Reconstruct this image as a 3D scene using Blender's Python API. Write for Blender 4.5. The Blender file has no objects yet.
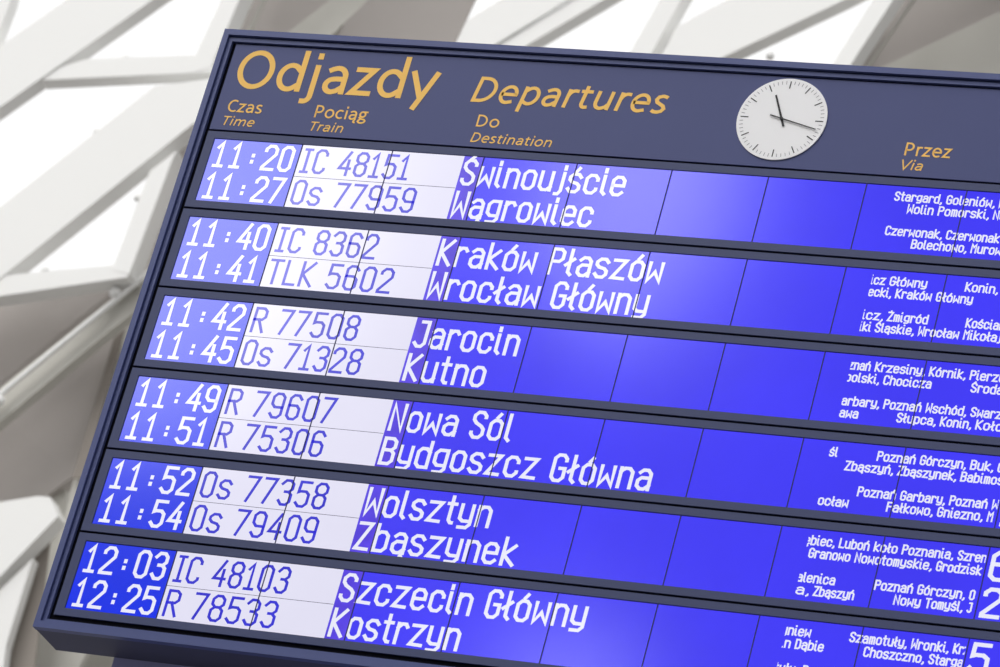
import bpy, bmesh, math, random
from mathutils import Vector, Matrix
random.seed(4)
sc = bpy.context.scene
COL = sc.collection

# ------------------------------------------------------------------ camera
# Board units: 1 unit = one display module = 0.25 m; x right, y down, z away from the viewer.
U = 0.25
HB = 6.44                     # height of the first display row above the hall floor
def W(x, y, z=0.0):
    return Vector((x * U, z * U, HB - y * U))
RC = ((0.9178517081, -0.2485413340, 0.3094760850),
      (0.0789836417, 0.8784599675, 0.4712426887),
      (-0.3889856375, -0.4080873567, 0.8259266814))
CB = (20.31583293, 19.37119828, -35.29415232)
FPX = 4409.719
def axis(r, s):
    return Vector((r[0] * s, r[2] * s, -r[1] * s))
ax, ay, az = axis(RC[0], 1), axis(RC[1], -1), axis(RC[2], -1)
cam_data = bpy.data.cameras.new('camera')
cam = bpy.data.objects.new('camera', cam_data)
COL.objects.link(cam)
cam.matrix_world = Matrix(((ax.x, ay.x, az.x, W(*CB).x), (ax.y, ay.y, az.y, W(*CB).y),
                           (ax.z, ay.z, az.z, W(*CB).z), (0, 0, 0, 1)))
cam_data.sensor_width = 36.0
cam_data.lens = FPX / 1000 * 36.0
cam_data.clip_end = 500
cam_data.dof.use_dof = True
cam_data.dof.focus_distance = 10.9
cam_data.dof.aperture_fstop = 8.0
sc.camera = cam

# ------------------------------------------------------------------ light
wd = bpy.data.worlds.new('overcast_sky'); sc.world = wd
wd.use_nodes = True
_nt = wd.node_tree
bg = _nt.nodes['Background']
_tc = _nt.nodes.new('ShaderNodeTexCoord'); _sx = _nt.nodes.new('ShaderNodeSeparateXYZ')
_cr = _nt.nodes.new('ShaderNodeValToRGB')          # bright overcast sky above the horizon, dark ground below
_nt.links.new(_tc.outputs['Generated'], _sx.inputs[0]); _nt.links.new(_sx.outputs['Z'], _cr.inputs[0])
_cr.color_ramp.elements[0].position = 0.0; _cr.color_ramp.elements[0].color = (0.10, 0.10, 0.10, 1)
_cr.color_ramp.elements[1].position = 0.06; _cr.color_ramp.elements[1].color = (1, 1, 1, 1)
_nt.links.new(_cr.outputs[0], bg.inputs[0])
bg.inputs[1].default_value = 1.12
sun_d = bpy.data.lights.new('sun', 'SUN')
sun_d.energy = 2.1
sun_d.angle = math.radians(40)
sun_d.color = (1.0, 0.985, 0.97)
sun = bpy.data.objects.new('sun', sun_d); COL.objects.link(sun)
sun.rotation_euler = Vector((0.45, 0.62, -0.85)).to_track_quat('-Z', 'Y').to_euler()
sc.view_settings.view_transform = 'Standard'
sc.view_settings.look = 'None'
sc.view_settings.exposure = 0.0
sc.view_settings.gamma = 1.0
sc.view_settings.use_curve_mapping = False

# ------------------------------------------------------------------ helpers
def at(px, py, z):
    """point of the plane z (board units) that the pixel looks at"""
    a, b = px - 500, py - 333.5
    d = [RC[0][i] * a + RC[1][i] * b + RC[2][i] * FPX for i in range(3)]
    s = (z - CB[2]) / d[2]
    return (CB[0] + s * d[0], CB[1] + s * d[1], z)

def lin(c):
    return tuple(((v / 255) / 12.92 if v / 255 <= 0.04045 else ((v / 255 + 0.055) / 1.055) ** 2.4) for v in c) + (1,)

def mat(name, rgb, rough=0.5, spec=0.5, metal=0.0, var=0.0, scale=8.0, bump=0.0):
    m = bpy.data.materials.new(name); m.use_nodes = True
    nt = m.node_tree; p = nt.nodes['Principled BSDF']
    p.inputs['Base Color'].default_value = lin(rgb)
    p.inputs['Roughness'].default_value = rough
    p.inputs['Specular IOR Level'].default_value = spec
    p.inputs['Metallic'].default_value = metal
    if var or bump:
        tc = nt.nodes.new('ShaderNodeTexCoord')
        n = nt.nodes.new('ShaderNodeTexNoise'); n.inputs['Scale'].default_value = scale
        n.inputs['Detail'].default_value = 4
        nt.links.new(tc.outputs['Object'], n.inputs['Vector'])
        if var:
            mr = nt.nodes.new('ShaderNodeMapRange')
            mr.inputs['To Min'].default_value = 1 - var; mr.inputs['To Max'].default_value = 1 + var
            nt.links.new(n.outputs['Fac'], mr.inputs['Value'])
            mx = nt.nodes.new('ShaderNodeVectorMath'); mx.operation = 'SCALE'
            mx.inputs[0].default_value = lin(rgb)[:3]
            nt.links.new(mr.outputs['Result'], mx.inputs['Scale'])
            nt.links.new(mx.outputs[0], p.inputs['Base Color'])
        if bump:
            b = nt.nodes.new('ShaderNodeBump'); b.inputs['Strength'].default_value = bump
            b.inputs['Distance'].default_value = 0.01
            nt.links.new(n.outputs['Fac'], b.inputs['Height'])
            nt.links.new(b.outputs['Normal'], p.inputs['Normal'])
    return m

def screen_mat(name, rgb, var=0.06, scale=3.0, rough=0.12, spec=0.5, k=1.0):
    """backlit liquid crystal display: gives off its own light behind a slightly glossy cover"""
    m = bpy.data.materials.new(name); m.use_nodes = True
    nt = m.node_tree; p = nt.nodes['Principled BSDF']
    p.inputs['Base Color'].default_value = (0.004, 0.004, 0.012, 1)
    p.inputs['Roughness'].default_value = rough
    p.inputs['Specular IOR Level'].default_value = spec
    tc = nt.nodes.new('ShaderNodeTexCoord')
    n = nt.nodes.new('ShaderNodeTexNoise'); n.inputs['Scale'].default_value = scale
    n.inputs['Detail'].default_value = 5
    nt.links.new(tc.outputs['Object'], n.inputs['Vector'])
    mr = nt.nodes.new('ShaderNodeMapRange')
    mr.inputs['From Min'].default_value = 0.3; mr.inputs['From Max'].default_value = 0.7
    mr.inputs['To Min'].default_value = 1 - var; mr.inputs['To Max'].default_value = 1 + var
    nt.links.new(n.outputs['Fac'], mr.inputs['Value'])
    p.inputs['Emission Color'].default_value = lin(rgb)
    mu = nt.nodes.new('ShaderNodeMath'); mu.operation = 'MULTIPLY'; mu.inputs[1].default_value = k
    nt.links.new(mr.outputs['Result'], mu.inputs[0])
    nt.links.new(mu.outputs[0], p.inputs['Emission Strength'])
    return m

M = dict(
    frame=mat('powder_coated_frame', (74, 84, 134), 0.42, 0.35, var=0.05, scale=30),
    bezel=mat('anthracite_bezel', (64, 72, 110), 0.5, 0.3, var=0.04, scale=40),
    header=mat('anthracite_header', (66, 74, 124), 0.45, 0.3, var=0.05, scale=6),
    pylon=mat('blue_grey_pylon', (165, 168, 215), 0.5, 0.4, var=0.04, scale=10),
    gap=mat('dark_gap', (6, 7, 20), 0.8, 0.1),
    under=mat('casing_underside', (74, 76, 100), 0.6, 0.3, var=0.06, scale=25),
    orange=mat('orange_lettering', (255, 206, 112), 0.6, 0.2),
    clockw=mat('clock_dial', (253, 253, 255), 0.5, 0.2),
    black=mat('black_marks', (28, 28, 34), 0.5, 0.3),
    greymark=mat('grey_marks', (150, 150, 156), 0.5, 0.3),
    blue=screen_mat('blue_display', (63, 56, 244)),
    bluet=screen_mat('blue_time_display', (10, 44, 228), 0.04),
    violet=screen_mat('violet_display', (84, 62, 222), 0.16, 14.0),
    white=screen_mat('white_display', (225, 223, 242), 0.02),
    wtext=screen_mat('white_characters', (232, 232, 248), 0.02),
    btext=screen_mat('blue_characters', (50, 48, 205), 0.12, 10.0),
    seam=mat('module_seam', (52, 52, 92), 0.6, 0.2),
    steel=mat('white_steel', (240, 240, 238), 0.55, 0.2, var=0.015, scale=1.2),
    clad=mat('warm_grey_cladding', (190, 184, 180), 0.8, 0.2, var=0.03, scale=0.7),
    cladg=mat('grey_green_cladding', (196, 194, 187), 0.8, 0.2, var=0.03, scale=0.7),
    joint=mat('panel_joint', (150, 143, 136), 0.8, 0.2),
    floor=mat('terrazzo_floor', (128, 126, 124), 0.7, 0.2, var=0.05, scale=2),
    hall=mat('hall_wall_plaster', (120, 118, 118), 0.9, 0.1, var=0.04, scale=1),
)
pane_lit = bpy.data.materials.new('sky_lit_pane'); pane_lit.use_nodes = True
_p = pane_lit.node_tree.nodes['Principled BSDF']
_p.inputs['Base Color'].default_value = (0.8, 0.8, 0.8, 1)
_p.inputs['Emission Color'].default_value = (1, 1, 1, 1)
_p.inputs['Emission Strength'].default_value = 7.6
glass = bpy.data.materials.new('clear_pane'); glass.use_nodes = True
_nt = glass.node_tree; _nt.nodes.remove(_nt.nodes['Principled BSDF'])
_t = _nt.nodes.new('ShaderNodeBsdfTransparent'); _g = _nt.nodes.new('ShaderNodeBsdfGlossy')
_g.inputs['Roughness'].default_value = 0.05
_mx = _nt.nodes.new('ShaderNodeMixShader'); _mx.inputs[0].default_value = 0.04
_nt.links.new(_t.outputs[0], _mx.inputs[1]); _nt.links.new(_g.outputs[0], _mx.inputs[2])
_nt.links.new(_mx.outputs[0], _nt.nodes['Material Output'].inputs[0])

def tag(o, label=None, cat=None, group=None, kind=None):
    if label: o['label'] = label
    if cat: o['category'] = cat
    if group: o['group'] = group
    if kind: o['kind'] = kind
    return o

def link(name, bm, m, parent=None, bevel=0.0, smooth=False):
    me = bpy.data.meshes.new(name)
    if bevel:
        es = [e for e in bm.edges if len(e.link_faces) == 2 and e.calc_face_angle(0) > 0.6]
        bmesh.ops.bevel(bm, geom=es, offset=bevel, segments=2, profile=0.5, affect='EDGES')
    bmesh.ops.recalc_face_normals(bm, faces=bm.faces)
    bm.to_mesh(me); bm.free()
    me.materials.append(m)
    if smooth:
        for p in me.polygons: p.use_smooth = True
    o = bpy.data.objects.new(name, me); COL.objects.link(o)
    if parent is not None:
        o.parent = parent
        o.matrix_parent_inverse = parent.matrix_world.inverted()
    return o

def empty(name, loc):
    o = bpy.data.objects.new(name, None); COL.objects.link(o)
    o.location = loc; o.empty_display_size = 0.2
    bpy.context.view_layer.update()
    return o

def add_box(bm, x0, x1, y0, y1, z0, z1):
    vs = [bm.verts.new(W(x, y, z)) for z in (z0, z1) for y in (y0, y1) for x in (x0, x1)]
    for f in ((0, 1, 3, 2), (4, 6, 7, 5), (0, 4, 5, 1), (2, 3, 7, 6), (0, 2, 6, 4), (1, 5, 7, 3)):
        bm.faces.new([vs[i] for i in f])

def box(name, m, parent, *a, bevel=0.0):
    bm = bmesh.new(); add_box(bm, *a)
    return link(name, bm, m, parent, bevel)

def add_prism(bm, front, back):
    f = [bm.verts.new(W(*p)) for p in front]; b = [bm.verts.new(W(*p)) for p in back]
    n = len(f)
    bm.faces.new(f); bm.faces.new(b[::-1])
    for i in range(n):
        j = (i + 1) % n
        bm.faces.new((f[i], f[j], b[j], b[i]))

def prism(name, m, parent, pts, depth, bevel=0.0):
    bm = bmesh.new()
    add_prism(bm, pts, [(p[0], p[1], p[2] + depth) for p in pts])
    return link(name, bm, m, parent, bevel)

def add_flat(bm, pts, z):
    bm.faces.new([bm.verts.new(W(x, y, z)) for x, y in pts])

# ------------------------------------------------------------------ dot-matrix characters
# centre lines of the strokes on a grid 12 high (x height 8.8)
G = {}
def g(c, w, *pl): G[c] = (w, [list(p) for p in pl])
g('0', 5, [(1.4,0),(0,1.6),(0,10.4),(1.4,12),(3.6,12),(5,10.4),(5,1.6),(3.6,0),(1.4,0)])
g('1', 3.4, [(0.1,9.6),(1.8,12),(1.8,0)], [(0,0),(3.6,0)])
g('2', 5, [(0,9.6),(0,10.4),(1.4,12),(3.6,12),(5,10.4),(5,7.8),(0,1.0),(0,0),(5,0)])
g('3', 5, [(0,10.2),(1.4,12),(3.6,12),(5,10.4),(5,7.9),(3.6,6.4),(2.0,6.4)], [(3.6,6.4),(5,5),(5,1.6),(3.6,0),(1.4,0),(0,1.8)])
g('4', 5, [(4,12),(0,3.4),(5.2,3.4)], [(4,7.6),(4,0)])
g('5', 5, [(5,12),(0.4,12),(0.2,6.9),(1.2,7.4),(3.6,7.4),(5,6),(5,1.6),(3.6,0),(1.4,0),(0,1.6)])
g('6', 5, [(5,10.2),(3.6,12),(1.4,12),(0,10.4),(0,1.6),(1.4,0),(3.6,0),(5,1.6),(5,5.2),(3.6,6.8),(0.2,6.8)])
g('7', 5, [(0,12),(5,12),(1.2,0)])
g('8', 5, [(1.4,6.5),(0,8),(0,10.4),(1.4,12),(3.6,12),(5,10.4),(5,8),(3.6,6.5),(1.4,6.5)], [(1.4,6.5),(0,5),(0,1.6),(1.4,0),(3.6,0),(5,1.6),(5,5),(3.6,6.5),(1.4,6.5)])
g('9', 5, [(0,1.8),(1.4,0),(3.6,0),(5,1.6),(5,10.4),(3.6,12),(1.4,12),(0,10.4),(0,6.8),(1.4,5.2),(4.8,5.2)])
g(':', 1.2, [(0.5,6.3),(0.5,6.7)], [(0.5,3.1),(0.5,3.5)])
g(' ', 1.6)
g(',', 1.2, [(0.9,0.4),(0.9,-0.6),(0,-1.8)])
g('A', 5, [(0,0),(0,9),(2.5,12),(5,9),(5,0)], [(0,4.6),(5,4.6)])
g('B', 5, [(0,0),(0,12),(3.6,12),(5,10.6),(5,7.9),(3.6,6.5),(0.6,6.5)], [(3.6,6.5),(5,5),(5,1.5),(3.6,0),(0.6,0)])
g('C', 5, [(5,9.6),(5,10.4),(3.6,12),(1.4,12),(0,10.4),(0,1.6),(1.4,0),(3.6,0),(5,1.6),(5,2.2)])
g('D', 5, [(0,0),(0,12),(3.2,12),(5,10.2),(5,1.8),(3.2,0),(0,0)])
g('F', 4.6, [(0,0),(0,12),(4.8,12)], [(0,6.4),(4,6.4)])
g('G', 5, [(5,9.6),(5,10.4),(3.6,12),(1.4,12),(0,10.4),(0,1.6),(1.4,0),(3.6,0),(5,1.6),(5,5.8),(3.0,5.8)])
g('I', 3.0, [(0,12),(3,12)], [(1.5,12),(1.5,0)], [(0,0),(3,0)])
g('J', 4.6, [(1.6,12),(4.6,12),(4.6,1.6),(3.2,0),(1.4,0),(0,1.6)])
g('K', 5, [(0,0),(0,12)], [(5,12),(0.4,6),(5,0)])
g('L', 4.4, [(0,12),(0,0),(4.6,0)])
g('M', 5, [(0,0),(0,12),(2.5,7.6),(5,12),(5,0)])
g('N', 5, [(0,0),(0,12),(5,0),(5,12)])
g('O', 5, *G['0'][1])
g('P', 5, [(0,0),(0,12),(3.6,12),(5,10.6),(5,7.4),(3.6,6),(0,6)])
g('R', 5, [(0,0),(0,12),(3.6,12),(5,10.6),(5,7.6),(3.6,6.2),(0,6.2)], [(2.2,6.2),(5,0)])
g('S', 5, [(5,9.8),(5,10.4),(3.6,12),(1.4,12),(0,10.4),(0,8.4),(1.2,6.9),(3.8,5.4),(5,4),(5,1.6),(3.6,0),(1.4,0),(0,1.6),(0,2.2)])
g('T', 5, [(0,12),(5.2,12)], [(2.6,12),(2.6,0)])
g('W', 5.4, [(0,12),(0,0),(2.7,6.4),(5.4,0),(5.4,12)])
g('Z', 5, [(0,12),(5,12),(0,0.2),(5,0)])
X = 8.8
g('a', 5, [(0.4,X-1.2),(1.6,X),(3.6,X),(5,X-1.6),(5,0)], [(5,5.2),(1.4,5.2),(0,3.8),(0,1.4),(1.4,0),(3.2,0),(5,1.8)])
g('b', 5, [(0,12),(0,0),(3.6,0),(5,1.6),(5,X-1.6),(3.6,X),(1.6,X),(0,X-1.6)])
g('c', 5, [(5,X-2.2),(5,X-1.6),(3.6,X),(1.4,X),(0,X-1.6),(0,1.6),(1.4,0),(3.6,0),(5,1.6),(5,2.1)])
g('d', 5, [(5,12),(5,0),(1.4,0),(0,1.6),(0,X-1.6),(1.4,X),(3.4,X),(5,X-1.6)])
g('e', 5, [(0,4.6),(5,4.6),(5,X-1.6),(3.6,X),(1.4,X),(0,X-1.6),(0,1.6),(1.4,0),(3.6,0),(4.8,1.2)])
g('g', 5, [(5,1.6),(3.4,1.6),(1.4,1.6),(0,3.0),(0,X-1.6),(1.4,X),(5,X),(5,0),(3.6,-1.6),(0.6,-1.6)])
g('h', 5, [(0,12),(0,0)], [(0,X-1.6),(1.6,X),(3.6,X),(5,X-1.6),(5,0)])
g('i', 1.4, [(0,X),(0,1.2),(1.2,0)], [(0,11.0),(0,12.2)])
g('j', 2.4, [(2.2,X),(2.2,0),(1.2,-1.6),(0,-1.6)], [(2.2,11.0),(2.2,12.2)])
g('k', 4.6, [(0,12),(0,0)], [(4.4,X),(0.3,4.4),(4.6,0)])
g('l', 1.4, [(0,12),(0,1.2),(1.2,0)])
g('m', 5.4, [(0,0),(0,X),(1.7,X),(2.7,X-1.2),(2.7,0)], [(2.7,X-1.2),(3.7,X),(4.6,X),(5.4,X-1.2),(5.4,0)])
g('n', 5, [(0,0),(0,X)], [(0,X-1.6),(1.6,X),(3.6,X),(5,X-1.6),(5,0)])
g('o', 5, [(1.4,0),(0,1.6),(0,X-1.6),(1.4,X),(3.6,X),(5,X-1.6),(5,1.6),(3.6,0),(1.4,0)])
g('p', 5, [(0,-2),(0,X),(3.6,X),(5,X-1.6),(5,1.6),(3.6,0),(1.6,0),(0,1.6)])
g('r', 3.8, [(0,0),(0,X)], [(0,X-1.8),(1.6,X),(3.2,X),(4.0,X-1.2)])
g('s', 4.8, [(4.8,X-1.4),(3.6,X),(1.4,X),(0,X-1.4),(0,X-2.8),(1.2,4.8),(3.6,4.2),(4.8,3.0),(4.8,1.4),(3.6,0),(1.2,0),(0,1.4)])
g('t', 3.2, [(1.4,12),(1.4,1.2),(2.4,0),(3.0,0)], [(0,X),(3.2,X)])
g('u', 5, [(0,X),(0,1.6),(1.4,0),(3.4,0),(5,1.6)], [(5,X),(5,0)])
g('w', 5.4, [(0,X),(0,0),(2.7,4.6),(5.4,0),(5.4,X)])
g('y', 5, [(0,X),(0,2.6),(1.4,1.4),(5,1.4)], [(5,X),(5,0),(3.6,-1.6),(0.4,-1.6)])
g('z', 5, [(0,X),(5,X),(0,0.2),(5,0)])
def acc(new, base, *extra): G[new] = (G[base][0], G[base][1] + [list(e) for e in extra])
acc('ó', 'o', [(2.3,10.2),(3.3,11.8)]); acc('ń', 'n', [(2.3,10.2),(3.3,11.8)])
acc('ś', 's', [(2.2,10.2),(3.2,11.8)]); acc('Ś', 'S', [(2.2,13.0),(3.0,13.9)])
acc('Ż', 'Z', [(2.5,13.2),(2.5,14.0)]); acc('ł', 'l', [(-1.6,4.6),(1.6,7.6)])
acc('ą', 'a', [(4.8,0),(4.2,-1.4),(5.0,-2.2)]); acc('ę', 'e', [(3.2,0),(2.8,-1.4),(3.6,-2.2)])
G['ł'] = (2.0, [[(x + 0.6, y) for x, y in pl] for pl in G['ł'][1]])

def stroke(bm, pts, tx, ty, z, clip, butt=False):
    """a polyline of constant pen width as one mitred ribbon, cut at the edges of the display window"""
    n = len(pts)
    closed = n > 2 and (Vector(pts[0]) - Vector(pts[-1])).length < 1e-6
    P = [Vector(p) for p in (pts[:-1] if closed else pts)]
    n = len(P)
    # work in a space where the pen is a unit square
    Q = [Vector((p.x / tx, p.y / ty)) for p in P]
    L, R_ = [], []
    for i in range(n):
        a = Q[i - 1] if (closed or i > 0) else None
        b = Q[(i + 1) % n] if (closed or i < n - 1) else None
        c = Q[i]
        d0 = (c - a).normalized() if a is not None else None
        d1 = (b - c).normalized() if b is not None else None
        ext = 0.0 if butt and n > 2 or (butt and (Q[0] - Q[1]).length > 1) else 0.5
        if d0 is None: d = d1; c = c - d1 * ext; k = 1
        elif d1 is None: d = d0; c = c + d0 * ext; k = 1
        else:
            d = d0 + d1
            if d.length < 0.3: d = d1.copy(); k = 1
            else:
                d.normalize(); k = 1 / max(0.45, d.dot(d1))
        nrm = Vector((-d.y, d.x)) * 0.5 * k
        L.append(c + nrm); R_.append(c - nrm)
    m = n if closed else n - 1
    for i in range(m):
        j = (i + 1) % n
        quad = [L[i], L[j], R_[j], R_[i]]
        quad = [Vector((q.x * tx, q.y * ty)) for q in quad]
        if clip:
            for side in (0, 1):
                out = []
                for u in range(len(quad)):
                    p, q = quad[u], quad[(u + 1) % len(quad)]
                    ip = p.x >= clip[0] if side == 0 else p.x <= clip[1]
                    iq = q.x >= clip[0] if side == 0 else q.x <= clip[1]
                    e = clip[side]
                    if ip: out.append(p)
                    if ip != iq: out.append(p + (q - p) * ((e - p.x) / (q.x - p.x)))
                quad = out
                if len(quad) < 3: break
        if len(quad) < 3: continue
        bm.faces.new([bm.verts.new(W(q.x, q.y, z)) for q in quad])

def natural(s, gap):
    x = 0
    for c in s: x += G[c][0] + gap
    return x - gap

def lettering(name, s, x0, x1, base, cap, t, m, parent, gap=2.9, z=0.002, clip=None, cell=0.0):
    """one mesh per word. x0/x1: outer edges of the line; base: baseline; cap: height of a capital;
    cell: fixed width of a character cell (clock times)"""
    sx = (x1 - x0 - t) / natural(s, gap) if not cell else 0.0235
    sy = (cap - t) / 12
    x = x0 + t / 2
    bm = bmesh.new()
    def flush(bm):
        if bm.faces: link(name, bm, M[m], parent)
        else: bm.free()
        return bmesh.new()
    for i, c in enumerate(s):
        w, pls = G[c]
        if c == ' ': bm = flush(bm)
        off = (x0 + (i + 0.5) * cell - w * sx / 2) if cell else x
        for n_, pl in enumerate(pls):
            if t < 0.02 and len(pl) == 2 and pl[0][1] == 11.0: pl = [(pl[0][0], 12.1), (pl[0][0], 12.4)]
            if t < 0.02 and c in 'ij' and pl[0][1] == X: pl = [(pl[0][0], X - 0.6)] + pl[1:]
            stroke(bm, [(off + a * sx, base - t / 2 - b * sy) for a, b in pl], t, t * 0.95, z - 0.0003 * n_, clip)
        x += (w + gap) * sx
    flush(bm).free()

def arc(cx, cy, rx, ry, a0, a1, n=18):
    return [(cx + rx * math.cos(math.radians(a0 + (a1 - a0) * i / n)), cy + ry * math.sin(math.radians(a0 + (a1 - a0) * i / n)))
            for i in range(n + 1)]
# rounded humanist letters of the header; capital height 1, x height 0.73, pen centre lines, advance width
xh, e_ = 0.665, 0.065
H = {}
def h(c, adv, *pl): H[c] = (adv, [list(p) for p in pl])
h('O', 1.05, arc(.525, .5, .395, .445, 90, 450, 40))
h('C', .83, arc(.50, .5, .385, .445, 55, 305, 30))
h('D', .97, [(.17, e_), (.17, 1 - e_), (.34, 1 - e_)] + arc(.36, .5, .44, .435, 85, -85, 24) + [(.34, e_), (.17, e_)])
h('P', .80, [(.17, 0), (.17, 1 - e_), (.36, 1 - e_)] + arc(.38, .68, .27, .255, 85, -85, 16) + [(.17, .425)])
h('T', .76, [(.02, 1 - e_), (.74, 1 - e_)], [(.38, 1 - e_), (.38, 0)])
h('V', .88, [(.05, 1), (.44, .03), (.83, 1)])
h('o', .82, arc(.41, .36, .285, .31, 90, 450, 30))
h('c', .66, arc(.40, .36, .285, .31, 50, 310, 22))
h('d', .82, [(.65, .50)] + arc(.38, .36, .26, .31, 62, 298, 24) + [(.65, .20)], [(.65, 1.07), (.65, 0)])
h('p', .82, [(.17, .52)] + arc(.42, .36, .26, .31, 118, -118, 24) + [(.17, .16)], [(.17, .72), (.17, -.27)])
h('g', .74, arc(.33, .46, .20, .205, 90, 450, 24), [(.40, .665), (.70, .665)],
  [(.20, .30), (.13, .21), (.20, .12), (.36, .09), (.52, .06), (.60, -.04), (.54, -.16), (.36, -.22), (.16, -.19), (.08, -.09), (.13, .01), (.22, .06)])
h('a', .74, [(.13, .58), (.22, .63)] + arc(.36, .45, .21, .215, 105, 0, 12) + [(.57, 0)],
  [(.57, .39), (.36, .39)] + arc(.30, .215, .175, .165, 100, 275, 14) + [(.42, .08), (.57, .20)])
h('e', .77, [(.12, .37), (.645, .37)] + arc(.385, .36, .265, .31, 5, 290, 28) + [(.60, .10)])
h('z', .62, [(.06, xh), (.52, xh), (.07, e_), (.56, e_)])
h('y', .70, [(.05, .72), (.37, .03)], [(.67, .72), (.25, -.27)])
h('j', .37, [(.19, .72), (.19, -.08)] + arc(.06, -.08, .13, .15, -10, -85, 8) + [(-.04, -.23)], [(.19, .93), (.19, .96)])
h('i', .36, [(.18, .72), (.18, 0)], [(.18, .93), (.18, .96)])
h('r', .54, [(.17, .72), (.17, 0)], [(.17, .44)] + arc(.38, .44, .20, .225, 165, 75, 10) + [(.50, .65)])
h('n', .82, [(.17, .72), (.17, 0)], [(.17, .48), (.25, .60)] + arc(.44, .44, .21, .225, 110, 0, 12) + [(.65, 0)])
h('m', 1.24, [(.17, .72), (.17, 0)], [(.17, .48), (.25, .60)] + arc(.42, .46, .19, .205, 110, 0, 10) + [(.61, 0)],
  [(.61, .48), (.69, .60)] + arc(.87, .46, .19, .205, 110, 0, 10) + [(1.06, 0)])
h('u', .82, [(.17, .72), (.17, .30)] + arc(.38, .29, .21, .235, 180, 290, 12) + [(.56, .12), (.65, .24)], [(.65, .72), (.65, 0)])
h('s', .61, [(.49, .61), (.40, .655), (.30, .67), (.17, .63), (.12, .53), (.17, .43), (.30, .36), (.43, .29), (.49, .19), (.43, .09), (.30, .05), (.18, .06), (.08, .11)])
h('t', .52, [(.21, .88), (.21, .22)] + arc(.35, .20, .14, .145, 180, 270, 8) + [(.46, .07)], [(.04, xh), (.46, xh)])
h('l', .36, [(.18, 1.07), (.18, 0)])
h('f', .48, [(.18, 0), (.18, .85)] + arc(.33, .86, .15, .15, 180, 80, 8) + [(.46, .99)], [(.03, xh), (.42, xh)])
H['ą'] = (H['a'][0], H['a'][1] + [[(.57, .02), (.50, -.08), (.49, -.17), (.56, -.21), (.64, -.20)]])
def sign_text(s, x0, x1, base, cap, parent, shear=0.0, wt=0.135, m='orange'):
    """printed lettering of the header, a millimetre proud of the panel"""
    pls, x = [], 0.0
    for c in s:
        adv, gl = H[c]
        for pl in gl: pls.append([(x + a + b * shear, b) for a, b in pl])
        x += adv
    lo = min(p[0] for pl in pls for p in pl) - wt / 2; hi = max(p[0] for pl in pls for p in pl) + wt / 2
    sx = (x1 - x0) / (hi - lo); t = wt * cap
    bm = bmesh.new()
    for i, pl in enumerate(pls):
        stroke(bm, [(x0 + (a - lo) * sx, base - b * cap) for a, b in pl], t, t * 0.95, -0.002 - 0.0006 * (i % 3), None, butt=True)
    return link('sign_lettering', bm, M[m], parent)

# ------------------------------------------------------------------ setting
bm = bmesh.new()
vs = [bm.verts.new(p) for p in ((-60, -30, 0), (60, -30, 0), (60, 60, 0), (-60, 60, 0))]
vb = [bm.verts.new(v.co + Vector((0, 0, -0.3))) for v in vs]
bm.faces.new(vs); bm.faces.new(vb[::-1])
for i in range(4):
    j = (i + 1) % 4; bm.faces.new((vs[i], vb[i], vb[j], vs[j]))
tag(link('floor', bm, M['floor']), kind='structure')

ZW = -80.0                       # hall wall behind the photographer, seen only mirrored in the displays
yfl = HB / U
tag(box('wall_front', M['hall'], None, -90, 60, -70, yfl, ZW - 1.2, ZW), kind='structure')
def hall_window(n, pts):
    w = empty('window_%d' % n, W(pts[0][0], pts[0][1], ZW)); tag(w, kind='structure')
    cx = sum(p[0] for p in pts) / len(pts); cy = sum(p[1] for p in pts) / len(pts)
    prism('pane', pane_lit, w, [(x, y, ZW + 0.02) for x, y in pts], 0.2)
    bm = bmesh.new()
    for i in range(len(pts)):
        a, b = Vector(pts[i]), Vector(pts[(i + 1) % len(pts)])
        d = (b - a).normalized(); nn = Vector((-d.y, d.x)) * 0.3
        q = [a - nn, b - nn, b + nn, a + nn]
        add_prism(bm, [(p.x, p.y, ZW + 0.24) for p in q], [(p.x, p.y, ZW + 0.6) for p in q])
    link('window_frame', bm, M['steel'], w)
tag(box('added_shade_wall', M['hall'], None, 100, 103, -70, yfl, -70, 110), kind='structure')  # unseen wall added to block sky light from the right, darkening beam sides
hall_window(1, [(-56, -50), (-38.5, -50), (-39, -38), (-43, -32.2), (-56, -32.2)])
hall_window(2, [(-34.5, -50), (-27.8, -50), (-27.0, -41.5), (-29.8, -36.5), (-33.8, -40)])
hall_window(3, [(-31.5, -23.5), (-26, -23.5), (-26.6, -28.0), (-30.4, -27.2)])

# ------------------------------------------------------------------ departure board
XR = 13.6                        # right end of the board, outside the picture
T = -0.250; TOP = -1.270; BOT = 5.545; ZF = -0.05; ZB = 0.52
board = empty('departure_board', W(6, BOT, 0.25))
tag(board, 'large dark blue-grey train departure board with six glowing blue rows and orange headings', 'departure board')
box('casing', M['under'], board, T + 0.004, XR - 0.004, TOP + 0.004, BOT - 0.004, 0.03, ZB, bevel=0.002)
box('backing', M['gap'], board, T + 0.06, XR - 0.06, TOP + 0.06, BOT - 0.06, 0.018, 0.029)
def ring(name, m, a0, a1, b0, b1, c0, c1, d0, d1, z0, z1, bevel=0.0015):
    """rectangular picture-frame bar, mitred: outer rectangle a,b inner c,d"""
    bm = bmesh.new()
    o = [(a0, b0), (a1, b0), (a1, b1), (a0, b1)]; i_ = [(c0, d0), (c1, d0), (c1, d1), (c0, d1)]
    for k in range(4):
        j = (k + 1) % 4
        q = [o[k], o[j], i_[j], i_[k]]
        add_prism(bm, [(x, y, z0) for x, y in q], [(x, y, z1) for x, y in q])
    bmesh.ops.remove_doubles(bm, verts=bm.verts, dist=1e-5)
    return link(name, bm, m, board, 0)
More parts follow.
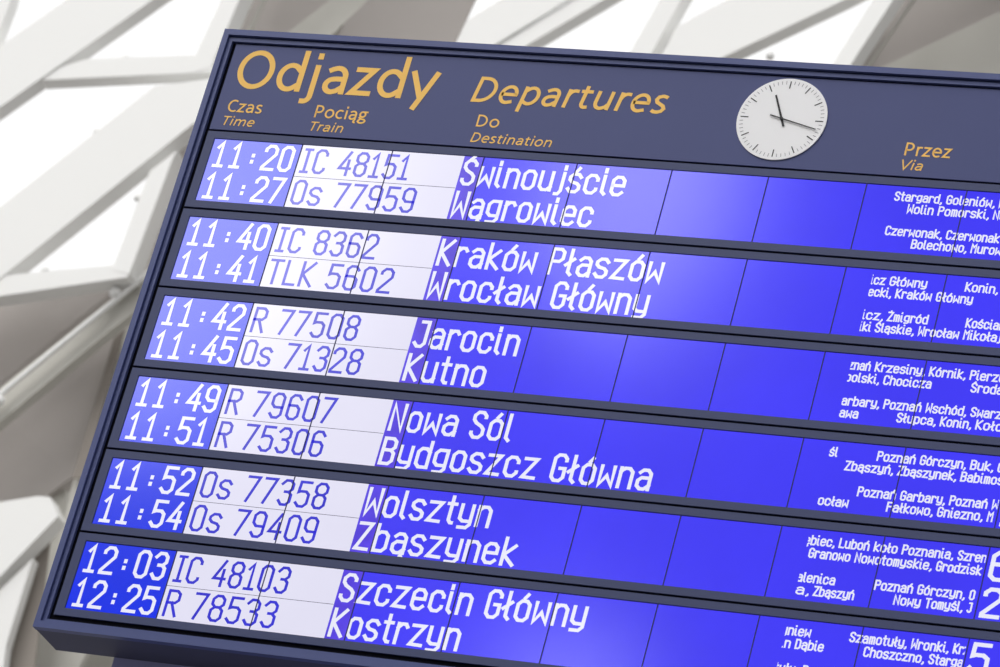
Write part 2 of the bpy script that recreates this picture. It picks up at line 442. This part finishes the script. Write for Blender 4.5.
ring('outer_frame', M['frame'], T, XR, TOP, BOT, T + 0.062, XR - 0.062, TOP + 0.066, BOT - 0.072, ZF, 0.03)
ring('inner_frame', M['frame'], T + 0.066, XR - 0.066, TOP + 0.084, BOT - 0.076,
     T + 0.112, XR - 0.112, TOP + 0.128, BOT - 0.108, -0.022, 0.018)
# header
HX0 = -0.094
hdr = box('header_panel', M['header'], board, HX0, XR - 0.13, -1.122, -0.108, 0.0, 0.016, bevel=0.001)
sign_text('Odjazdy', 0.018, 2.284, -0.606, 0.455, hdr)
sign_text('Departures', 2.680, 4.781, -0.620, 0.297, hdr, shear=0.17)
for s, it, x0, x1, b, c in (('Czas', 0, 0.037, 0.43, -0.322, 0.142), ('Time', 1, 0.025, 0.393, -0.162, 0.108),
                            ('Pociąg', 0, 1.026, 1.623, -0.322, 0.145), ('Train', 1, 1.012, 1.39, -0.164, 0.108),
                            ('Do', 0, 2.812, 3.057, -0.340, 0.138), ('Destination', 1, 2.800, 3.674, -0.160, 0.112),
                            ('Przez', 0, 7.296, 7.764, -0.334, 0.145), ('Via', 1, 7.290, 7.512, -0.178, 0.110),
                            ('Peron', 0, 9.06, 9.56, -0.334, 0.145), ('Platform', 1, 9.05, 9.62, -0.178, 0.110)):
    sign_text(s, x0, x1, b, c, hdr, shear=0.17 * it)
# clock
def disc(name, m, parent, cx, cy, r, z0, z1, n=72, bevel=0.0):
    bm = bmesh.new()
    pts = [(cx + r * math.cos(2 * math.pi * i / n), cy + r * math.sin(2 * math.pi * i / n)) for i in range(n)]
    add_prism(bm, [(x, y, z0) for x, y in pts], [(x, y, z1) for x, y in pts])
    return link(name, bm, m, parent, bevel)
CX, CY = 5.985, -0.642
dial = disc('clock', M['clockw'], board, CX, CY, 0.458, -0.012, -0.001, bevel=0.0008)
def radial(bm, ang, r0, r1, w, z0, z1, w1=None):
    a = math.radians(ang); s, c = math.sin(a), -math.cos(a)
    w1 = w if w1 is None else w1
    q = [(CX + s * r0 - c * w / 2, CY + c * r0 + s * w / 2), (CX + s * r0 + c * w / 2, CY + c * r0 - s * w / 2),
         (CX + s * r1 + c * w1 / 2, CY + c * r1 - s * w1 / 2), (CX + s * r1 - c * w1 / 2, CY + c * r1 + s * w1 / 2)]
    add_prism(bm, [(x, y, z0) for x, y in q], [(x, y, z1) for x, y in q])
bm = bmesh.new()
for k in range(12): radial(bm, 30 * k, 0.345, 0.425, 0.0105, -0.014, -0.0115)
link('hour_marks', bm, M['black'], dial)
bm = bmesh.new()
for k in range(60):
    if k % 5: radial(bm, 6 * k, 0.392, 0.428, 0.005, -0.014, -0.0115)
link('minute_marks', bm, M['greymark'], dial)
bm = bmesh.new(); radial(bm, -24.5, -0.092, 0.285, 0.022, -0.021, -0.018, 0.018)
link('hour_hand', bm, M['black'], dial)
bm = bmesh.new(); radial(bm, 104.6, -0.128, 0.388, 0.014, -0.026, -0.023, 0.011)
link('minute_hand', bm, M['black'], dial)
disc('hand_boss', M['black'], dial, CX, CY, 0.017, -0.030, -0.012, 24)

tag(dial, 'round white clock without numerals, black hands near seventeen minutes past eleven')
# rows -------------------------------------------------------------------------
P = 0.914
TR = [('11:20', '11:27', 'IC 48151', 2.236, 'Os 77959', 2.397, 'Świnoujście', 4.562, 'Wągrowiec', 4.313),
      ('11:40', '11:41', 'IC 8362', 2.145, 'TLK 5602', 2.413, 'Kraków Płaszów', 5.185, 'Wrocław Główny', 5.127),
      ('11:42', '11:45', 'R 77508', 2.205, 'Os 71328', 2.341, 'Jarocin', 3.925, 'Kutno', 3.667),
      ('11:49', '11:51', 'R 79607', 2.210, 'R 75306', 2.202, 'Nowa Sól', 4.100, 'Bydgoszcz Główna', 5.622),
      ('11:52', '11:54', 'Os 77358', 2.397, 'Os 79409', 2.394, 'Wolsztyn', 4.129, 'Zbąszynek', 4.480),
      ('12:03', '12:25', 'IC 48103', 2.262, 'R 78533', 2.235, 'Szczecin Główny', 5.340, 'Kostrzyn', 4.156)]
# via texts: line, then the words with the x where each group starts and (last number) where the line ends;
# the display window runs from 7.28 to 8.985 and cuts the running text
VIA = [
 [(0, 'Stargard,', 7.309, 'Goleniów,', 7.826, 'W', 8.345, 8.41), (1, 'Wolin Pomorski,', 7.463, 'Niec', 8.315, 8.54),
  (2, 'Czerwonak,', 7.300, 'Czerwonak', 7.905, 8.43), (3, 'Bolechowo,', 7.585, 'Murowan', 8.175, 8.60)],
 [(0, 'nicz', 7.215, 'Główny', 7.465, 7.835), (0, 'Konin,', 8.208, 'A', 8.57, 8.63), (1, 'ecki,', 7.280, 'Kraków', 7.550, 'Główny', 7.950, 8.311),
  (2, 'nicz,', 7.205, 'Żmigród', 7.525, 7.927), (2, 'Kościan,', 8.294, 'L', 8.74, 8.80),
  (3, 'iki Śląskie,', 7.276, 'Wrocław', 7.857, 'Mikołajów', 8.298, 8.80)],
 [(0, 'znań', 7.262, 'Krzesiny,', 7.524, 'Kórnik,', 8.055, 'Pierzchno', 8.450, 8.98), (1, 'polski,', 7.262, 'Chocicza', 7.636, 8.106), (1, 'Środa W', 8.486, 8.90),
  (2, 'arbary,', 7.281, 'Poznań', 7.693, 'Wschód,', 8.104, 'Swarzędz', 8.537, 9.02), (3, 'awa', 7.289, 7.475),
  (3, 'Słupca,', 7.848, 'Konin,', 8.27, 'Koło, K', 8.612, 9.02)],
 [(0, 'śl', 7.283, 7.368), (0, 'Poznań', 7.750, 'Górczyn,', 8.166, 'Buk,', 8.649, 'O', 8.91, 8.965),
  (1, 'Zbąszyń,', 7.464, 'Zbąszynek,', 7.977, 'Babimost', 8.583, 9.04), (2, 'Poznań', 7.644, 'Garbary,', 8.059, 'Poznań', 8.53, 'W', 8.935, 9.0),
  (3, 'rocław', 7.235, 7.586), (3, 'Fałkowo,', 7.953, 'Gniezno,', 8.441, 'M', 8.915, 8.972)],
 [(0, 'ębiec,', 7.255, 'Luboń', 7.589, 'koło', 7.925, 'Poznania,', 8.195, 'Szren', 8.725, 9.0), (1, 'Granowo', 7.323, 'Nowotomyskie,', 7.770, 'Grodzisk', 8.548, 8.979),
  (2, 'alenica', 7.268, 7.639), (2, 'Poznań', 8.016, 'Górczyn,', 8.425, 'O', 8.915, 8.968), (3, 'a,', 7.287, 'Zbąszyń', 7.455, 7.849),
  (3, 'Nowy', 8.226, 'Tomyśl,', 8.524, 'J', 8.92, 8.966)],
 [(0, 'gniew', 7.245, 7.529), (0, 'Szamotuły,', 7.899, 'Wronki,', 8.484, 'Krz', 8.878, 9.03), (1, 'in', 7.268, 'Dąbie', 7.405, 7.681),
  (1, 'Choszczno,', 8.06, 'Starga', 8.676, 9.00), (2, 'tuły,', 7.262, 'Poznań', 7.53, 7.89), (3, 'ice,', 7.272, 'Buk', 7.50, 7.65)]]
PLAT = [('4', '2'), ('3', '1'), ('5', '1'), ('4', '1'), ('6', '2'), ('5', '3')]
PLX = 9.037
VB = (0.165, 0.293, 0.542, 0.668)
for r in range(6):
    y = P * r
    # bezel: panel with a window
    bm = bmesh.new()
    bx0, bx1, by0, by1 = HX0, XR - 0.13, y - 0.083, y + P - 0.108
    o_ = [(bx0, by0), (bx1, by0), (bx1, by1), (bx0, by1)]
    wx0, wx1, wy0, wy1 = 0.0, XR - 0.24, y - 0.004, y + 0.726
    i_ = [(wx0, wy0), (wx1, wy0), (wx1, wy1), (wx0, wy1)]
    for k in range(4):
        j = (k + 1) % 4
        q = [o_[k], o_[j], i_[j], i_[k]]
        add_prism(bm, [(x, v, -0.004) for x, v in q], [(x, v, 0.016) for x, v in q])
    row = link('display_row', bm, M['bezel'], board)
    # screens, one per module; the train column is white and ends inside the third module
    def scr(name, m, x0, x1):
        o = box(name, M[m], row, x0, x1, y + 0.003, y + 0.722, 0.004, 0.012)
        if m == 'white': tag(o, 'white lit screen behind the blue train numbers')
    scr('time_screen', 'bluet', 0.006, 0.998)
    scr('train_screen', 'white', 1.002, 1.998)
    scr('train_screen', 'white', 2.002, 2.788)
    scr('destination_screen', 'violet', 2.788, 2.998)
    for k in range(3, 7): scr('destination_screen', 'blue', k + 0.002, k + 0.998)
    for k in range(7, 9): scr('via_screen', 'blue', k + 0.002, k + 0.998)
    for k in range(9, 13): scr('platform_screen', 'blue', k + 0.002, min(k + 0.998, wx1 - 0.006))
    for k in range(1, 13): box('module_seam', M['seam'], row, k - 0.0055, k + 0.0055, y - 0.003, y + 0.724, -0.0015, 0.0035)
    box('line_divider', M['seam'], row, 1.006, 2.785, y + 0.3675, y + 0.3715, 0.0018, 0.0038)
    t = TR[r]
    for k in (0, 1):
        b1 = y + (0.331, 0.699)[k]
        lettering('time_lettering', t[k], 0.028, 0, b1, 0.306, 0.037, 'wtext', row, cell=0.1865)
        b1 = y + (0.327, 0.692)[k]
        lettering('train_lettering', t[2 + 2 * k], 1.045, t[3 + 2 * k], b1, 0.290, 0.031, 'btext', row)
        b1 = y + (0.336, 0.703)[k]
        lettering('destination_lettering', t[6 + 2 * k], 2.812, t[7 + 2 * k], b1, 0.306, 0.037, 'wtext', row)
        c = PLAT[r][k]
        lettering('platform_lettering', c, PLX, PLX + (0.19 if c != '1' else 0.13), y + (0.337, 0.703)[k], 0.308, 0.042, 'wtext', row)
    for v in VIA[r]:
        seg = v[1:]
        for i in range(0, len(seg) - 1, 2):
            word, xa = seg[i], seg[i + 1]
            last_ = i + 2 >= len(seg) - 1
            xb = seg[-1] if last_ else seg[i + 3] - (0.035 if word[-1] == ',' else 0.042)
            lettering('via_lettering', word, xa - 0.006, xb - 0.006, y + VB[v[0]], 0.104, 0.0168, 'wtext', row, gap=2.75, clip=(7.280, 8.985))

# pylon the board is fixed to
pyl = empty('support_pylon', W(3.5, yfl, 0.9))
tag(pyl, 'blue-grey support pylon rising behind the lower left edge of the departure board', 'pylon')
box('shaft', M['pylon'], pyl, 0.40, 6.6, 0.2, yfl - 0.25, ZB + 0.002, ZB + 0.9, bevel=0.006)
box('base_plate', M['frame'], pyl, 0.15, 6.85, yfl - 0.25, yfl, ZB - 0.2, ZB + 1.1, bevel=0.004)

# ------------------------------------------------------------------ steel lattice of the station hall
ZL = 48.0
lat = empty('steel_lattice', W(*at(300, 300, ZL)))
tag(lat, 'white steel lattice of the station hall, blurred diagonal beams behind the board', 'lattice')
def line_at(a, b, x=None, y=None):
    if x is not None: return (x, a[1] + (b[1] - a[1]) * (x - a[0]) / (b[0] - a[0]))
    return (a[0] + (b[0] - a[0]) * (y - a[1]) / (b[1] - b[1] if False else (b[1] - a[1])), y)
def extend(pts, left, step=330):
    """carry members on past the edge of the view, along their own direction"""
    out, n = [], len(pts)
    for i, p in enumerate(pts):
        q = list(p)
        if p[1] <= -59 or p[0] <= left:
            for nb in (pts[i - 1], pts[(i + 1) % n]):
                if nb[1] > -59 and nb[0] > left:
                    d = [a - b for a, b in zip(p, nb)]
                    k = step / math.hypot(d[0], d[1])
                    q = [p[0] + d[0] * k, p[1] + d[1] * k] + [v for v in p[2:]]
                    break
        out.append(tuple(q))
    return out
def beam(name, pts, dz=0.0, depth=0.45, m='steel', bevel=0.006):
    return prism(name, M[m], lat, [at(x, y, ZL + dz) for x, y in extend(pts, -190)], depth, bevel)
# wide diagonals
beam('lattice_beam', [(-200, 186), (10, 39), (152, -60), (237, -60), (152, 0), (0, 107), (-200, 248)], 0, 0.44)            # A
beam('lattice_beam', [(-200, 365), (0, 207), (155, 86), (207, 79), (300, 66), (300, 80), (195, 122), (0, 278), (-200, 436)], 0.02, 0.52)   # E
beam('lattice_beam', [(-12, 60), (-28, 52), (-8, -58), (26, -58), (11, 0)], 0.04, 0.40)                                    # B
beam('lattice_beam', [(40, 80), (50, 70), (86, 59), (196, 55), (212, 54), (212, 72), (207, 72)], 0.04, 0.44)                        # C
beam('lattice_beam', [(196, 71), (196, 54), (221, 0), (250, -60), (268, -60), (239, 0), (210, 68)], 0.03, 0.60)           # D
beam('lattice_beam', [(150, 171), (177, 150), (172, 160), (129, 274), (112, 270), (114, 264)], 0.04, 0.62)     # F
beam('lattice_beam', [(-200, 296), (19, 274), (114, 265), (130, 268), (127, 277), (0, 296), (-200, 326)], 0.05, 0.50)      # G
# upper right beams
beam('lattice_beam', [(250, 170), (446, 64), (466, 21), (505, -3), (600, -66), (670, -66), (567, 0), (497, 43), (250, 195)], 0, 0.05)    # K
beam('lattice_beam', [(250, 196), (499, 43), (569, 1), (673, -63), (706, -62), (603, 0), (527, 45), (250, 212)], 0.06, 0.40)   # L
beam('lattice_beam', [(486, 300), (631, 50), (660, 0), (694, -60), (716, -60), (681, 0), (652, 52), (508, 300)], 0.05, 0.48)  # M
beam('lattice_beam', [(400, 175), (655, 72), (676, 27), (736, -5), (850, -66), (975, -66), (844, 0), (740, 49), (400, 209)], 0.0, 0.42)  # N
beam('lattice_beam', [(690, 305), (835, 60), (873, 0), (908, -60), (930, -60), (893, 0), (851, 64), (712, 305)], 0.05, 0.50)  # P
# light edge trims beside the grey cladding, thin tube and lower left beams
beam('edge_trim', [(238, 50), (258, 6), (262, 0), (290, -60), (294, -60), (265, 0), (242, 50)], 0.62, 0.08, 'cladg')
beam('edge_trim', [(850, 90), (868, 63), (911, 0), (950, -60), (955, -60), (914, 0), (871, 63), (856, 90)], 0.62, 0.08, 'cladg')
beam('lattice_beam', [(200, 246), (146, 274), (120, 292), (0, 388), (-200, 548), (-200, 600), (0, 422), (109, 331), (200, 262)], 0.7, 0.30, 'cladg')   # T
def tube(name, p, q, r, m, dz):
    a, b = W(*at(p[0], p[1], ZL + dz)), W(*at(q[0], q[1], ZL + dz))
    d = (b - a); n = 14
    up = d.orthogonal().normalized(); sd = d.normalized().cross(up)
    bm = bmesh.new(); R0, R1 = [], []
    for i in range(n):
        t_ = 2 * math.pi * i / n; off = (up * math.cos(t_) + sd * math.sin(t_)) * r
        R0.append(bm.verts.new(a + off)); R1.append(bm.verts.new(b + off))
    for i in range(n): bm.faces.new((R0[i], R0[(i + 1) % n], R1[(i + 1) % n], R1[i]))
    bm.faces.new(R0[::-1]); bm.faces.new(R1)
    return link(name, bm, M[m], lat, smooth=False)
tube('tie_rod', (-200, 560), (152, 270), 0.018, 'steel', 0.45)
def ball(name, px, py, r, dz, m='steel'):
    bm = bmesh.new(); bmesh.ops.create_uvsphere(bm, u_segments=16, v_segments=10, radius=r)
    bmesh.ops.translate(bm, vec=W(*at(px, py, ZL + dz)), verts=bm.verts)
    link(name, bm, M[m], lat, smooth=True)
ball('rod_joint', 115, 293, 0.036, 0.40)
ball('rod_joint', -1, 401, 0.036, 0.40)
for px, py in ((125, 58.5), (97, 132), (45, 270.5), (138, 198), (770, 56)):
    ball('glazing_clip', px, py, 0.026, 0.20, 'steel')
beam('lattice_beam', [(-60, 512), (0, 502), (38, 496), (50, 497), (58, 516), (0, 576), (-60, 636)], 0.3, 0.50)       # X
beam('lattice_beam', [(33, 558), (2, 588), (-40, 620), (-70, 760), (-8, 760), (6, 645)], 0.45, 0.30)                    # Y

# grey cladding of the hall: folded panels set behind the beams
def clad(pts, m='clad', th=0.4):
    """pts: (px, py, depth behind the lattice front) so that neighbouring panels fold"""
    o = prism('wall_back', M[m], None, [at(x, y, ZL + d + 0.9) for x, y, d in pts], th)
    tag(o, kind='structure')
clad([(-220, 325, .9), (0, 298, .9), (110, 284, .9), (125, 280, .9), (0, 400, 1.2), (-220, 565, 1.2)])   # S
clad([(-220, 572, 1.1), (0, 414, 1.1), (150, 290, 1.1), (110, 440, 1.3), (75, 475, 1.35), (40, 500, 1.4), (-220, 545, 1.4)]) # U
clad([(114, 338, .75), (124, 330, .75), (83, 478, .80), (72, 478, .80)], 'joint', .05)                                 # V
clad([(128, 322, 1.0), (220, 240, 1.0), (220, 420, 1.0), (60, 700, 1.0), (20, 700, 1.0), (72, 485, 1.0)], 'cladg', .2)    # W
clad([(-70, 560, 1.6), (66, 480, 1.6), (60, 560, 1.6), (20, 700, 1.6), (-70, 720, 1.6)], 'cladg')                       # Z
clad([(-70, 700, 2.2), (20, 610, 2.2), (260, 640, 2.2), (260, 720, 2.2), (-70, 720, 2.2)], 'cladg')                     # bottom
clad([(222, 60, 1.1), (250, 0, 1.1), (278, -60, 1.1), (410, -60, 1.4), (330, 0, 1.4), (262, 52, 1.4)])                     # top left
clad([(262, 52, 1.4), (330, 0, 1.4), (410, -60, 1.4), (450, -60, 1.3), (368, 0, 1.3), (300, 66, 1.3)], 'cladg')
clad([(300, 66, 1.7), (368, 0, 1.1), (450, -60, .6), (504, -60, .6), (475, 0, 1.1), (444, 66, 1.7)], th=0.06)
clad([(826, 100, 1.15), (898, 0, 1.15), (940, -60, 1.15), (1150, -60, 1.5), (1000, 12, 1.5), (862, 76, 1.5)])
clad([(176, 152, .3), (200, 132, .3), (262, 90, .3), (262, 250, .3), (140, 290, .3), (134, 272, .3)])
clad([(862, 76, 1.5), (1000, 12, 1.5), (1150, -60, 1.5), (1150, 110, 1.5), (862, 110, 1.5)], 'cladg')
clad([(230, 320, 2.0), (1150, 300, 2.0), (1150, 900, 2.0), (260, 900, 2.0), (190, 600, 2.0)], 'cladg')
clad([(34, 557, .0), (50, 540, .0), (30, 700, .0), (-4, 700, .0), (8, 646, .0)], 'joint', .05)
# clear panes in the openings
panes = [[(0, -60), (260, -60), (215, 20), (190, 130), (125, 275), (-200, 300), (-200, -60)],
         [(440, 70), (520, -60), (920, -60), (840, 80)]]
for n, pl in enumerate(panes):
    w = prism('window_%d' % (n + 4), glass, None, [at(x, y, ZL + 0.75) for x, y in pl], 0.05)
    tag(w, kind='structure')
